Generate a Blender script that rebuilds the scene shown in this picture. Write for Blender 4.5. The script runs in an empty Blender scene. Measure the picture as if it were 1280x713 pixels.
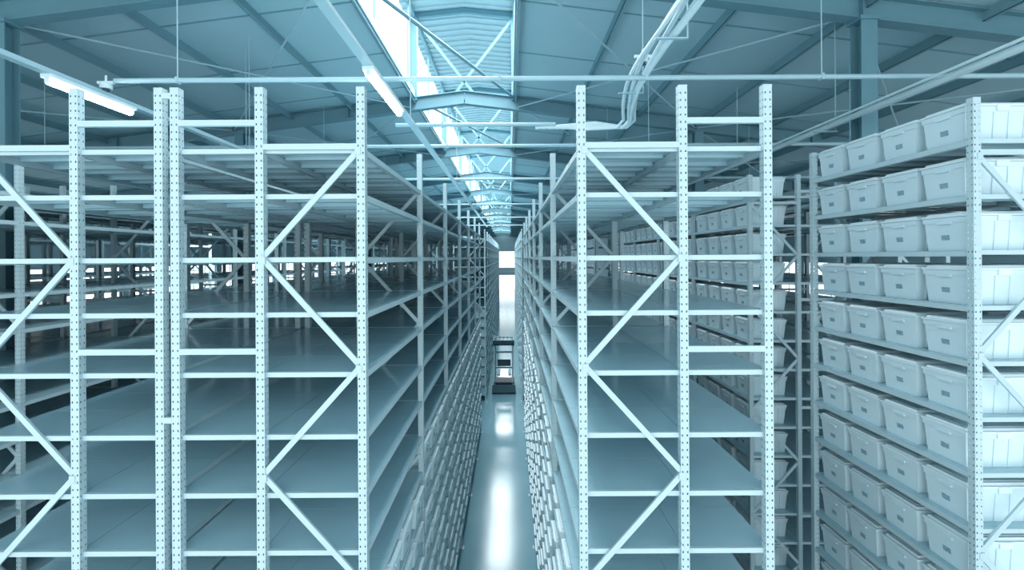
import bpy, math, random
from mathutils import Vector, Matrix
random.seed(4)
S = bpy.context.scene
try:
    S.view_settings.view_transform = 'Standard'
    S.view_settings.look = 'None'
except Exception: pass

EYE = 5.9; F = 615.0; D0 = 3.4; U = D0 / F

# ------------------------------------------------------------ materials
def mat(name, col, rough=0.5, metal=0.0, var=0.06, scale=3.0, bump=0.0, spec=0.5, rvar=0.0):
    m = bpy.data.materials.new(name); m.use_nodes = True
    nt = m.node_tree; b = nt.nodes['Principled BSDF']
    b.inputs['Roughness'].default_value = rough
    b.inputs['Metallic'].default_value = metal
    try: b.inputs['Specular IOR Level'].default_value = spec
    except Exception: pass
    tc = nt.nodes.new('ShaderNodeTexCoord')
    n = nt.nodes.new('ShaderNodeTexNoise'); n.inputs['Scale'].default_value = scale
    n.inputs['Detail'].default_value = 3
    nt.links.new(tc.outputs['Object'], n.inputs['Vector'])
    r = nt.nodes.new('ShaderNodeMix'); r.data_type = 'RGBA'
    c1 = [max(0, c * (1 - var)) for c in col] + [1]; c2 = [min(1, c * (1 + var)) for c in col] + [1]
    r.inputs[6].default_value = c1; r.inputs[7].default_value = c2
    nt.links.new(n.outputs['Fac'], r.inputs[0]); nt.links.new(r.outputs[2], b.inputs['Base Color'])
    if rvar:
        mr = nt.nodes.new('ShaderNodeMapRange')
        mr.inputs[3].default_value = rough - rvar; mr.inputs[4].default_value = rough + rvar
        nt.links.new(n.outputs['Fac'], mr.inputs[0]); nt.links.new(mr.outputs[0], b.inputs['Roughness'])
    return m

def emis(name, col, s):
    m = bpy.data.materials.new(name); m.use_nodes = True
    b = m.node_tree.nodes['Principled BSDF']
    b.inputs['Base Color'].default_value = (*col, 1)
    b.inputs['Emission Color'].default_value = (*col, 1)
    b.inputs['Emission Strength'].default_value = s
    return m

M_POST = mat('rack_paint_white', (0.455, 0.615, 0.668), 0.42)
M_DECK = mat('shelf_deck_enamel', (0.375, 0.59, 0.67), 0.14, var=0.08, scale=1.2, rvar=0.04)
M_BIN = mat('bin_plastic', (0.60, 0.775, 0.84), 0.30, var=0.03, scale=8)
M_LID = mat('bin_lid_plastic', (0.67, 0.83, 0.885), 0.30)
M_LABEL = mat('bin_label', (0.22, 0.39, 0.46), 0.6, var=0.6, scale=60)
M_FLOOR = mat('epoxy_floor', (0.17, 0.345, 0.41), 0.15, var=0.08, scale=0.6, rvar=0.04, spec=.42)
M_CEIL = mat('roof_panel', (0.385, 0.585, 0.655), 0.6, var=0.05, scale=0.8)
M_RIB = mat('ribbed_sheet', (0.40, 0.52, 0.565), 0.5)
M_STEEL = mat('structural_steel', (0.12, 0.265, 0.325), 0.5, var=0.1)
M_PURL = mat('purlin_steel', (0.18, 0.345, 0.405), 0.5)
M_PIPE = mat('painted_pipe', (0.37, 0.56, 0.63), 0.35)
M_CABLE = mat('white_conduit', (0.65, 0.81, 0.86), 0.4)
M_WALL = mat('wall_panel', (0.44, 0.63, 0.70), 0.6)
M_DARK = mat('dark_rubber', (0.02, 0.06, 0.08), 0.5)
M_MACH = mat('machine_paint', (0.03, 0.10, 0.13), 0.35)
M_TUBE = emis('fluorescent_tube', (0.95, 0.99, 1.0), 28)

# ------------------------------------------------------------ mesh builder
class MB:
    def __init__(s): s.v = []; s.f = []; s.m = []; s.mats = []
    def mi(s, m):
        if m not in s.mats: s.mats.append(m)
        return s.mats.index(m)
    def hexa(s, p, m):
        b = len(s.v); s.v += [tuple(q) for q in p]; k = s.mi(m)
        for f in ((0,3,2,1),(4,5,6,7),(0,1,5,4),(1,2,6,5),(2,3,7,6),(3,0,4,7)):
            s.f.append(tuple(b+i for i in f)); s.m.append(k)
    def box(s, x0, x1, y0, y1, z0, z1, m):
        if x0 > x1: x0, x1 = x1, x0
        if y0 > y1: y0, y1 = y1, y0
        s.hexa([(x0,y0,z0),(x1,y0,z0),(x1,y1,z0),(x0,y1,z0),(x0,y0,z1),(x1,y0,z1),(x1,y1,z1),(x0,y1,z1)], m)
    def taper(s, cx, cy, z0, z1, a0, b0, a1, b1, m):
        s.hexa([(cx-a0,cy-b0,z0),(cx+a0,cy-b0,z0),(cx+a0,cy+b0,z0),(cx-a0,cy+b0,z0),
                (cx-a1,cy-b1,z1),(cx+a1,cy-b1,z1),(cx+a1,cy+b1,z1),(cx-a1,cy+b1,z1)], m)
    def quad(s, p, m):
        b = len(s.v); s.v += [tuple(q) for q in p]; s.f.append((b,b+1,b+2,b+3)); s.m.append(s.mi(m))
    def bar(s, a, b, w, t, m, ref=(0,1,0)):
        """rect bar from a to b; t thickness along ref, w across"""
        a = Vector(a); b = Vector(b); d = (b-a).normalized(); r = Vector(ref)
        if abs(d.dot(r)) > .95: r = Vector((1,0,0))
        u = d.cross(r).normalized(); v = u.cross(d).normalized()
        u = u*(w/2); v = v*(t/2)
        s.hexa([a-u-v, a+u-v, a+u+v, a-u+v, b-u-v, b+u-v, b+u+v, b-u+v], m)
    def tube(s, pts, r, m, n=8):
        pts = [Vector(p) for p in pts]; k = s.mi(m); base = len(s.v)
        for i, p in enumerate(pts):
            d = (pts[min(i+1, len(pts)-1)] - pts[max(i-1, 0)]).normalized()
            ref = Vector((0,0,1)) if abs(d.z) < .9 else Vector((1,0,0))
            u = d.cross(ref).normalized(); v = u.cross(d)
            for j in range(n):
                a = 2*math.pi*j/n; s.v.append(tuple(p + u*(r*math.cos(a)) + v*(r*math.sin(a))))
        for i in range(len(pts)-1):
            for j in range(n):
                a = base+i*n+j; b = base+i*n+(j+1) % n
                s.f.append((a, b, b+n, a+n)); s.m.append(k)
        s.f.append(tuple(base+j for j in reversed(range(n)))); s.m.append(k)
        s.f.append(tuple(base+(len(pts)-1)*n+j for j in range(n))); s.m.append(k)
    def mesh(s, name, smooth=False):
        me = bpy.data.meshes.new(name); me.from_pydata(s.v, [], s.f)
        for m in s.mats: me.materials.append(m)
        me.polygons.foreach_set('material_index', s.m)
        if smooth: me.polygons.foreach_set('use_smooth', [True]*len(s.f))
        me.update(); return me
def obj(name, me, loc=(0,0,0), parent=None, rot=0):
    o = bpy.data.objects.new(name, me if isinstance(me, bpy.types.Mesh) else me.mesh(name))
    o.location = loc; o.rotation_euler[2] = rot
    S.collection.objects.link(o)
    if parent: o.parent = parent
    return o
def empty(name, loc=(0,0,0)):
    o = bpy.data.objects.new(name, None); o.location = loc; o.empty_display_size = .2
    S.collection.objects.link(o); return o

# ------------------------------------------------------------ rack modules
TOP = EYE + 212*U
PX = (0.0, 126*U, 231*U)      # post centres measured from the aisle side
HP = .029                     # half width of an upright
def lv(*offs): return [EYE + o*U for o in offs]
L_A = lv(137, 80, 1, -68, -143, -221, -294, -366)
while L_A[-1] > .55: L_A.append(L_A[-1]-.402)
L_F = [6.77-.42*i for i in range(16)]

def holed_post(mb, cx, h):
    c = [-HP, -.0205, -.0125, .0125, .0205, HP]
    n = int(h/.05)
    for side in range(4):
        def P(t, z, side=side):
            if side == 0: return (cx+t, -HP, z)
            if side == 1: return (cx+HP, t, z)
            if side == 2: return (cx-t, HP, z)
            return (cx-HP, -t, z)
        for i in (0, 2, 4):
            mb.quad([P(c[i],0), P(c[i+1],0), P(c[i+1],h), P(c[i],h)], M_POST)
        for i in (1, 3):
            z = 0
            for k in range(n):
                z1 = k*.05+.016
                mb.quad([P(c[i],z), P(c[i+1],z), P(c[i+1],z1), P(c[i],z1)], M_POST); z = z1+.013
            mb.quad([P(c[i],z), P(c[i+1],z), P(c[i+1],h), P(c[i],h)], M_POST)
    mb.box(cx-HP-.001, cx+HP+.001, -HP-.001, HP+.001, h, h+.006, M_POST)
    mb.box(cx-.06, cx+.06, -.06, .06, 0, .008, M_POST)

def frame_mesh(sg, detail):
    mb = MB()
    for x in PX:
        if detail: holed_post(mb, sg*x, TOP)
        else:
            mb.box(sg*x-HP, sg*x+HP, -HP, HP, 0, TOP, M_POST)
            mb.box(sg*x-.06, sg*x+.06, -.06, .06, 0, .008, M_POST)
    z = EYE + 134*U; side = 0
    while z > .9:
        z2 = z-.747
        xa, xb = (PX[0]+.02, PX[1]-.02) if side == 0 else (PX[1]-.02, PX[0]+.02)
        mb.bar((sg*xa, -.012, z), (sg*xb, -.012, z2+.02), .038, .018, M_POST)
        mb.box(sg*xa-.02, sg*xa+.02, -.034, .0, z-.03, z+.02, M_POST)
        z = z2; side = 1-side
    for z in (EYE+169*U, EYE-115*U, EYE-398*U, 2.13, .56):
        mb.box(sg*(PX[1]+HP), sg*(PX[2]-HP), -.03, 0, z-.02, z+.02, M_POST)
    mb.box(sg*(PX[0]+HP), sg*(PX[1]-HP), -.028, 0, EYE+139*U-.02, EYE+139*U+.02, M_POST)
    return mb.mesh('rack_frame')
FR = {(sg, d): frame_mesh(sg, d) for sg in (1,-1) for d in (0,1)}

def bay_mesh(sg, L, levels):
    mb = MB()
    x0, x2 = -.02, PX[2]+.02; xm = PX[1]
    n = 4
    for z in levels:
        for x in (x0, xm-.02, x2-.04):
            mb.box(sg*x, sg*(x+.04), HP, L-HP, z-.042, z-.001, M_POST)
        for y in (.0, L-.03):
            mb.box(sg*(x0+.050), sg*(xm-HP), y+.001, y+.028, z-.030, z+.004, M_POST)
            mb.box(sg*(xm+HP), sg*(x2-.050), y+.001, y+.028, z-.030, z+.004, M_POST)
        for (a, b) in ((x0+.002, xm-.003), (xm+.003, x2-.002)):
            for k in range(n):
                y0 = .03+(L-.06)*k/n+.002; y1 = .03+(L-.06)*(k+1)/n-.002
                mb.box(sg*a, sg*b, y0, y1, z, z+.003, M_DECK)
                for yy in (y0, y1-.012):
                    mb.box(sg*(a+.04), sg*(b-.04), yy, yy+.012, z-.028, z, M_DECK)
                ym = (y0+y1)/2
                mb.box(sg*(a+.04), sg*(b-.04), ym-.02, ym+.02, z-.02, z, M_DECK)
    return mb.mesh('shelf_bay')
_bc = {}
def bay(sg, L, key):
    k = (sg, round(L,3), key)
    if k not in _bc: _bc[k] = bay_mesh(sg, L, L_A if key == 'A' else L_F)
    return _bc[k]

# ------------------------------------------------------------ bins
BL, BW, BH = .60, .42, .30     # length (into the shelf), width, height
def add_bin(mb, x, y, z, sg, detail=True):
    """x: aisle-side end, extends sg*BL; y start"""
    cx = x+sg*BL/2; cy = y+BW/2; a, b = BL/2-.012, BW/2-.012
    mb.taper(cx, cy, z, z+BH-.05, a-.026, b-.024, a-.006, b-.006, M_BIN)
    mb.taper(cx, cy, z+BH-.075, z+BH-.035, a-.001, b-.001, a+.002, b+.002, M_BIN)
    mb.box(cx-a-.008, cx+a+.008, cy-b-.008, cy+b+.008, z+BH-.033, z+BH-.018, M_LID)
    mb.taper(cx, cy, z+BH-.018, z+BH, a-.012, b-.012, a-.022, b-.022, M_LID)
    xe = cx-sg*a
    if detail:
        mb.box(cx-a+.05, cx+a-.05, cy-b+.05, cy+b-.05, z+BH-.001, z+BH+.004, M_LID)
        for t in (-.62, -.2, .2, .62):
            for sy in (-1, 1):
                mb.hexa([(cx+t*a-.006, cy+sy*(b-.026), z+.005), (cx+t*a+.006, cy+sy*(b-.026), z+.005),
                         (cx+t*a+.006, cy+sy*(b-.016), z+.005), (cx+t*a-.006, cy+sy*(b-.016), z+.005),
                         (cx+t*a-.006, cy+sy*(b-.013), z+BH-.07), (cx+t*a+.006, cy+sy*(b-.013), z+BH-.07),
                         (cx+t*a+.006, cy+sy*(b-.001), z+BH-.07), (cx+t*a-.006, cy+sy*(b-.001), z+BH-.07)], M_BIN)
        for e in (-1, 1):
            xx = cx+e*a
            mb.box(xx-e*.02, xx+e*.008, cy-.065, cy+.065, z+BH-.088, z+BH-.070, M_BIN)
        for sy in (-1, 1):
            mb.box(cx-.05, cx+.05, cy+sy*b-.012, cy+sy*b+.012, z+BH-.07, z+BH-.02, M_LID)
    zl = z+.085
    mb.hexa([(xe+sg*.0165, cy-.035, zl), (xe+sg*.0165, cy+.035, zl), (xe+sg*.03, cy+.035, zl), (xe+sg*.03, cy-.035, zl),
             (xe+sg*.010, cy-.035, zl+.04), (xe+sg*.010, cy+.035, zl+.04), (xe+sg*.03, cy+.035, zl+.04), (xe+sg*.03, cy-.035, zl+.04)], M_LABEL)

def bins_mesh(sg, levels, n, L, rows=1, detail=True, jit=.0, seed=0, out=0.0):
    rnd = random.Random(seed); mb = MB()
    pitch = (L-.10)/n; jy = max(0, min(jit, (pitch-BW)/2))
    for z in levels:
        for k in range(n):
            for r in range(rows):
                add_bin(mb, sg*(-out+r*.63)+rnd.uniform(-jit, jit), .05+pitch*k+(pitch-BW)/2+rnd.uniform(-jy, jy), z+.004, sg, detail)
    return mb.mesh('storage_bins')

# ------------------------------------------------------------ rack rows
def rack(x, sg, y0, nb, L=2.2, key='A', near=3, name='shelving_rack', idx=0):
    e = empty(name, (x, y0, 0))
    for i in range(nb+1):
        obj('upright_frame_%d' % (i+1), FR[(sg, 1 if i < near else 0)], (0, i*L, 0), e)
        if i < nb: obj('shelf_bay_%d' % (i+1), bay(sg, L, key), (0, i*L, 0), e)
    return e
P = 637.0
xA, xB, xE = (453-P)*U, (97-P)*U-126*U, (727-P)*U
yF = D0
xC = -(1009)*U; xDd = xC-231*U-40*U-231*U
xG = xDd-1.75; xH = xG-231*U*2-.16
for x, sg, nr in ((xA,-1,4), (xB,1,3), (xE,1,4), (xC,-1,3), (xDd,1,1), (xG,-1,1), (xH,1,1)):
    rack(x, sg, yF, 6, near=nr)
for x, sg in ((xA,-1), (xB,1), (xE,1), (xC,-1), (xDd,1)):
    rack(x, sg, 20.2, 12, near=0)
xF = 632*U
rack(xF, 1, 3.7, 1, L=1.95, key='F', near=2)
rack(xF, 1, 7.15, 4, L=2.2, key='F', near=2)
rack(xF, 1, 20.2, 10, L=2.2, key='F', near=0)
xF2 = xF+231*U*2+.30
rack(xF2, -1, 7.15, 4, L=2.2, key='F', near=0)

# ties between the back-to-back racks A / B
mb = MB()
for i in range(7):
    for z in (TOP-.05, EYE-200*U, 2.5):
        mb.box(xA-PX[2]-HP, xB+PX[2]+HP, yF+i*2.2-.03, yF+i*2.2-.01, z-.02, z+.02, M_POST)
obj('rack_tie_bars', mb)

# bins
low = [z for z in L_A if z < EYE-400*U]
me_l = {sg: bins_mesh(sg, low, 4, 2.2, 1, True, .008, 3, .05) for sg in (1,-1)}
me_l0 = {sg: bins_mesh(sg, low[1:], 4, 2.2, 1, True, .008, 4, .05) for sg in (1,-1)}
for x, sg in ((xA,-1), (xE,1)):
    e = empty('storage_bins', (x, yF, 0))
    for i in range(6): obj('bin_group_%d' % (i+1), me_l[sg] if i else me_l0[sg], (0, i*2.2, 0), e)
me_ls = {sg: bins_mesh(sg, low, 4, 2.2, 1, False, .012, 5) for sg in (1,-1)}
for x, sg in ((xA,-1), (xE,1)):
    e = empty('storage_bins', (x, 20.2, 0))
    for i in range(8): obj('bin_group_%d' % (i+1), me_ls[sg], (0, i*2.2, 0), e)
e = empty('storage_bins', (xF, 3.7, 0))
obj('bin_group_1', bins_mesh(1, L_F[:15], 4, 1.95, 2, True, .008, 7), (0,0,0), e)
e = empty('storage_bins', (xF, 7.15, 0))
mf = bins_mesh(1, L_F[:15], 4, 2.2, 1, True, .012, 8)
for i in range(4): obj('bin_group_%d' % (i+1), mf, (0, i*2.2, 0), e)
mf2 = bins_mesh(1, L_F[:15], 4, 2.2, 1, False, .008, 9)
e = empty('storage_bins', (xF, 20.2, 0))
for i in range(8): obj('bin_group_%d' % (i+1), mf2, (0, i*2.2, 0), e)

# ------------------------------------------------------------ building
RX = -1.15; HW = 18.5; YB = -3.0; YE = 92.0
RH = EYE+4.35; SL = .125; MWID = 1.3; MH = 2.0
zr = lambda x: RH-SL*abs(x-RX)
mb = MB(); mb.box(RX-HW, RX+HW, YB, YE, -.2, 0, M_FLOOR); obj('floor', mb)
mb = MB()
for s in (-1, 1):
    xa, xb = RX+s*MWID, RX+s*HW
    mb.hexa([(xa,YB,zr(xa)),(xb,YB,zr(xb)),(xb,YE,zr(xb)),(xa,YE,zr(xa)),
             (xa,YB,zr(xa)+.1),(xb,YB,zr(xb)+.1),(xb,YE,zr(xb)+.1),(xa,YE,zr(xa)+.1)], M_CEIL)
    y = YB+1
    while y < YE:
        mb.bar((xa, y, zr(xa)-.006), (xb, y, zr(xb)-.006), .035, .012, M_PURL, ref=(0,0,1)); y += 2.0
MZ = RH+MH
for s in (-1, 1):
    xa, xb = RX, RX+s*(MWID+.25)
    mb.hexa([(xa,YB,MZ+.15),(xb,YB,MZ),(xb,YE,MZ),(xa,YE,MZ+.15),(xa,YB,MZ+.2),(xb,YB,MZ+.05),(xb,YE,MZ+.05),(xa,YE,MZ+.2)], M_RIB)
    y = YB+.15
    while y < 60:
        mb.bar((xa, y, MZ+.13), (xb, y, MZ-.02), .09, .05, M_RIB, ref=(0,0,1)); y += .35
obj('ceiling', mb)

# steel frames
mb = MB()
def ibeam(a, b, h, w, t=.014):
    a = Vector(a); b = Vector(b)
    up = Vector((0,0,1))
    mb.bar(a-up*h/2, b-up*h/2, h, t, M_STEEL)
    mb.bar(a-up*.01, b-up*.01, .02, w, M_STEEL)
    mb.bar(a-up*(h-.01), b-up*(h-.01), .02, w, M_STEEL)
fy = [0.8+6*i for i in range(16)]
xcL, xcR = -(1260)*U, xF+231*U+.14
for y in fy:
    for s in (-1, 1):
        xe = RX+s*HW
        ibeam((RX, y, RH-.02), (xe, y, zr(xe)-.02), .34, .20)
        for q in (3, 6, 9, 12, 15):
            x = RX+s*q
            mb.box(x-.006, x+.006, y-.09, y+.09, zr(x)-.34, zr(x)-.03, M_STEEL)
        xm = RX+s*MWID
        mb.box(xm-.08, xm+.08, y-.08, y+.08, RH-SL*MWID-.1, MZ, M_STEEL)
        mb.bar((xm, y, MZ-.06), (RX, y, MZ+.08), .12, .1, M_STEEL)
    mb.bar((RX-MWID, y, MZ-.1), (RX+MWID*.2, y, RH-.1), .07, .05, M_STEEL)
    mb.bar((RX+MWID, y, MZ-.1), (RX-MWID*.2, y, RH-.1), .07, .05, M_STEEL)
    for xc in (xcL, xcR):
        zt = zr(xc)-.36
        mb.box(xc-.11, xc+.11, y-.11, y-.095, 0, zt, M_STEEL)
        mb.box(xc-.11, xc+.11, y+.095, y+.11, 0, zt, M_STEEL)
        mb.box(xc-.008, xc+.008, y-.1, y+.1, 0, zt, M_STEEL)
        mb.box(xc-.11, xc+.11, y-.16, y+.16, 0, .02, M_STEEL)
        mb.box(xc-.14, xc+.14, y-.14, y+.14, zt-.02, zt+.03, M_STEEL)
obj('steel_portal_frames', mb)
mb = MB()
for s in (-1, 1):
    q = MWID
    while q < HW:
        x = RX+s*q; z = zr(x)
        mb.box(x-.004, x+.004, YB, YE, z-.17, z-.005, M_PURL)
        mb.box(x-.004, x+.05, YB, YE, z-.17, z-.162, M_PURL)
        q += 1.6
    xm = RX+s*MWID
    mb.box(xm-.04, xm+.04, YB, YE, RH-SL*MWID-.05, RH-SL*MWID+.12, M_PURL)
    mb.box(xm-.04, xm+.04, YB, YE, MZ-.12, MZ, M_PURL)
    y = YB
    while y < YE:
        mb.box(xm-.02, xm+.02, y-.02, y+.02, RH-SL*MWID, MZ, M_PURL); y += 3.0
obj('roof_purlins', mb)
mb = MB()
for i in (1, 2, 4):
    ya, yb = fy[i], fy[i+1]
    for s in (-1, 1):
        for (q0, q1) in ((MWID+.1, 6), (6, 11.5)):
            xa, xb = RX+s*q0, RX+s*q1
            mb.tube([(xa, ya, zr(xa)-.26), (xb, yb, zr(xb)-.26)], .018, M_PIPE, 6)
            mb.tube([(xb, ya, zr(xb)-.26), (xa, yb, zr(xa)-.26)], .018, M_PIPE, 6)
    mb.tube([(RX-MWID, ya, RH-.2), (RX+MWID, yb, RH-.2)], .035, M_STEEL, 6)
obj('roof_bracing_rods', mb)

# walls with window openings
def wall_x(name, x, th, zt, zw0, zw1):
    mb = MB()
    mb.box(x, x+th, YB, YE, 0, zw0, M_WALL); mb.box(x, x+th, YB, YE, zw1, zt, M_WALL)
    y = YB
    while y < YE-1:
        mb.box(x, x+th, y, y+.6, zw0, zw1, M_WALL); y += 4.0
    obj(name, mb)
    mb = MB(); y = YB
    while y < YE-4:
        for t in (0.6, 1.7, 2.85, 3.95):
            mb.box(x+th/2-.03, x+th/2+.03, y+t, y+t+.05, zw0, zw1, M_POST)
        mb.box(x+th/2-.03, x+th/2+.03, y+.6, y+4, (zw0+zw1)/2-.02, (zw0+zw1)/2+.02, M_POST)
        y += 4
    obj('window_1' if x < 0 else 'window_2', mb)
zt = zr(RX+HW)
wall_x('wall_left', RX-HW-.2, .2, zt+.1, 3.6, 5.5)
wall_x('wall_right', RX+HW, .2, zt+.1, 3.6, 5.5)
mb = MB()
def endseg(x0, x1, z0, z1): mb.box(x0, x1, YE-.2, YE, z0, z1, M_WALL)
endseg(RX-HW, -2.2, 0, zt); endseg(1.2, RX+HW, 0, zt); endseg(-2.2, 1.2, 3.2, 4.0); endseg(-2.2, 1.2, 7.0, zt)
for s in (-1, 1):
    mb.hexa([(RX,YE-.2,zt),(RX+s*HW,YE-.2,zt),(RX+s*HW,YE,zt),(RX,YE,zt),(RX,YE-.2,RH),(RX+s*HW,YE-.2,zt+.01),(RX+s*HW,YE,zt+.01),(RX,YE,RH)], M_WALL)
obj('wall_end', mb)
mb = MB()
for x in (-2.2, -.55, 1.14): mb.box(x, x+.06, YE-.16, YE-.08, 4.0, 7.0, M_POST)
mb.box(-2.2, 1.2, YE-.16, YE-.08, 5.3, 5.36, M_POST)
obj('window_3', mb)
mb = MB()
mb.box(-2.19, 1.19, YE-.14, YE-.08, 2.6, 3.19, M_PIPE)
for k in range(6): mb.box(-2.19, 1.19, YE-.17, YE-.14, 2.62+k*.1, 2.66+k*.1, M_PIPE)
obj('door_1', mb)

# ------------------------------------------------------------ services
def area(name, loc, sx, sy, e, rot=(0,0,0), parent=None):
    l = bpy.data.lights.new(name, 'AREA'); l.shape = 'RECTANGLE'; l.size = sx; l.size_y = sy; l.energy = e
    l.color = (.90, .97, 1.0)
    o = bpy.data.objects.new(name, l); o.location = loc; o.rotation_euler = rot; S.collection.objects.link(o)
    if parent: o.parent = parent
def trunk(x, h, y0, y1, tubes, watt=0):
    z = EYE+h
    e = empty('fluorescent_light', (x, 0, z))
    mb = MB()
    mb.box(-.03, .03, y0, y1, .035, .085, M_PIPE)
    mb.box(-.045, .045, y0, y1, .03, .036, M_PIPE)
    if abs(x-RX) > MWID:
        y = y0+1.6
        while y < y1:
            mb.tube([(0, y, .08), (0, y, zr(x)-z-.02)], .006, M_PIPE, 5); y += 6.0
    else:
        for yy in fy[1:5]: mb.tube([(0, yy, .08), (0, yy, RH-.35-z)], .007, M_PIPE, 5)
    obj('trunking', mb, (0,0,0), e)
    for (a, b) in tubes:
        mb = MB()
        mb.box(-.055, .055, a-.03, b+.03, -.005, .032, M_CABLE)
        mb.tube([(0, a, -.036), (0, b, -.036)], .036, M_TUBE, 12)
        mb.box(-.025, .025, a-.02, a, -.055, .0, M_CABLE); mb.box(-.025, .025, b, b+.02, -.055, .0, M_CABLE)
        obj('tube_lamp', mb, (0,0,0), e)
        if watt: area('added_fill_light', (0, (a+b)/2, -.08), .08, b-a, watt, parent=e)  # fill lamp added under the tube, only for the made-up row
trunk(-174/F*4.8, 1.83, 1.0, 30, [(4.78, 6.1)])
trunk(-581/F*4.8, 1.80, 1.0, 30, [(4.85, 5.9)])
trunk(-9.25, 1.25, 14.0, 30, [(15.2, 16.5), (20.2, 21.5)], 170)  # made-up fixture row, added to brighten the left side of the hall

mb = MB()
def hpipe(y, h, x0, x1, r):
    z = EYE+h; mb.tube([(x0, y, z), (x1, y, z)], r, M_PIPE, 10)
    x = x0+.7
    while x < x1:
        if abs(x-RX) > MWID:
            mb.tube([(x, y, z), (x, y, zr(x)-.02)], .006, M_PIPE, 5)
        mb.box(x-.012, x+.012, y-r-.006, y+r+.006, z-r-.006, z+r+.006, M_PIPE); x += 3.6
hpipe(5.5, 2.0, -4.4, 8.5, .028)
hpipe(7.4, 2.0, -1.7, .7, .03)
for y in (8.8, 12.5, 18.5, 24.5, 30.5): hpipe(y, 2.0, -9, 9, .03)
obj('sprinkler_pipe', mb)
mb = MB()
for dx, dz, r in ((0,0,.038), (.13,.04,.032), (-.10,.03,.016)):
    mb.tube([(4.6+dx, -1, EYE+1.86+dz), (4.6+dx, 60, EYE+1.86+dz)], r, M_CABLE, 10)
y = 1.0
while y < 60:
    mb.box(4.45, 4.8, y-.02, y+.02, EYE+1.81, EYE+1.825, M_PIPE)
    mb.tube([(4.78, y, EYE+1.81), (4.78, y, zr(4.78)-.02)], .008, M_PIPE, 5); y += 3.1
obj('conduit_pipes', mb)
mb = MB()
for k in range(6):
    dx = (k-2.5)*.030; ph = k*1.3; pts = []
    for t in range(26):
        u = t/25; y = -.5+u*7.6
        x = 1.48+.04*math.sin(u*6+ph)+dx; z = EYE+2.16-.14*u+.03*math.sin(u*9+ph)
        if u > .72:
            w = (u-.72)/.28; x += .26*w*w; z -= .06*w*w
        pts.append((x, y, z))
    pts += [(pts[-1][0]-.05, 7.35, EYE+1.93), (pts[-1][0]-.5, 7.4, EYE+1.92+.02*k), (.9-.1*k, 7.42, EYE+1.95)]
    mb.tube(pts, .022, M_CABLE, 7)
for y in (1.5, 3, 4.5, 6):
    mb.box(1.34, 1.64, y-.02, y+.02, EYE+1.99, EYE+2.0, M_PIPE)
    mb.tube([(1.64, y, EYE+1.99), (1.64, y, zr(1.64)-.02)], .008, M_PIPE, 5)
obj('cable_bundle', mb)
def detector(x, y, z):
    mb = MB(); mb.tube([(0,0,.1), (0,0,0)], .012, M_CABLE, 8)
    mb.tube([(0,0,.0), (0,0,-.05)], .06, M_CABLE, 14); mb.tube([(0,0,-.05), (0,0,-.075)], .035, M_DARK, 12)
    mb.tube([(-.09,0,.02), (.09,0,.02)], .02, M_CABLE, 8)
    obj('security_camera', mb, (x, y, z))
detector(1.5, 5.5, EYE+2.22); detector(-4.5, 5.5, EYE+1.96)

# ------------------------------------------------------------ aisle vehicle: order picker truck seen from behind
def picker(x, y):
    e = empty('order_picker_truck', (x, y, 0)); mb = MB()
    mb.taper(0, -.05, .06, .38, .52, .55, .50, .50, M_MACH)           # chassis
    mb.box(-.50, .50, .5, .62, .06, .30, M_MACH)
    for s in (-1, 1):
        mb.tube([(s*.46-.05, -.35, .12), (s*.46+.05, -.35, .12)], .12, M_DARK, 16)
        mb.tube([(s*.46-.05, 1.5, .09), (s*.46+.05, 1.5, .09)], .09, M_DARK, 14)
        mb.box(s*.46-.06, s*.46+.06, .6, 1.6, .06, .16, M_MACH)       # outriggers
        mb.box(s*.25-.06, s*.25+.06, .9, 2.0, .45, .50, M_STEEL)      # forks
        mb.box(s*.40-.04, s*.40+.04, .52, .64, .3, 2.3, M_POST)       # mast
        mb.box(s*.40-.025, s*.40+.025, -.42, -.37, .38, 2.1, M_POST)  # cab posts
        mb.tube([(s*.40, -.4, 1.3), (s*.40, .5, 1.3)], .02, M_POST, 8)
    for z in (.9, 1.6, 2.26): mb.box(-.40, .40, .55, .60, z-.04, z+.04, M_POST)
    mb.box(-.44, .44, -.42, .5, .42, .47, M_DARK)                      # operator platform
    mb.box(-.30, .30, .38, .50, 1.0, 1.3, M_MACH)                      # console
    mb.box(-.46, .46, -.46, .60, 2.08, 2.13, M_MACH)                   # overhead guard
    for k in range(6): mb.box(-.45+k*.17, -.41+k*.17, -.46, .60, 2.13, 2.28, M_MACH)
    mb.box(-.46, .46, -.46, -.42, 2.08, 2.30, M_MACH)
    obj('truck_body', mb, (0,0,0), e)
picker(-.28, 21.8)

# ------------------------------------------------------------ light
w = bpy.data.worlds.new('World'); S.world = w; w.use_nodes = True
bg = w.node_tree.nodes['Background']; bg.inputs[0].default_value = (.91, .98, 1.0, 1); bg.inputs[1].default_value = 2.3
for y, en in ((9.8, 900), (21.8, 1100), (33.8, 1500), (51.8, 1500), (69.8, 1700)):
    area('skylight_daylight', (RX, y, RH+MH-.15), 2.3, 10.5, en)

# ------------------------------------------------------------ camera
cd = bpy.data.cameras.new('camera'); cd.sensor_width = 36; cd.lens = F/1280*36
cd.shift_x = (640-P)/1280; cd.shift_y = -(356.5-322)/1280
cd.clip_end = 300
co = bpy.data.objects.new('camera', cd); co.location = (0,0,EYE)
co.rotation_euler = (math.radians(90), math.radians(.33), 0)
S.collection.objects.link(co); S.camera = co
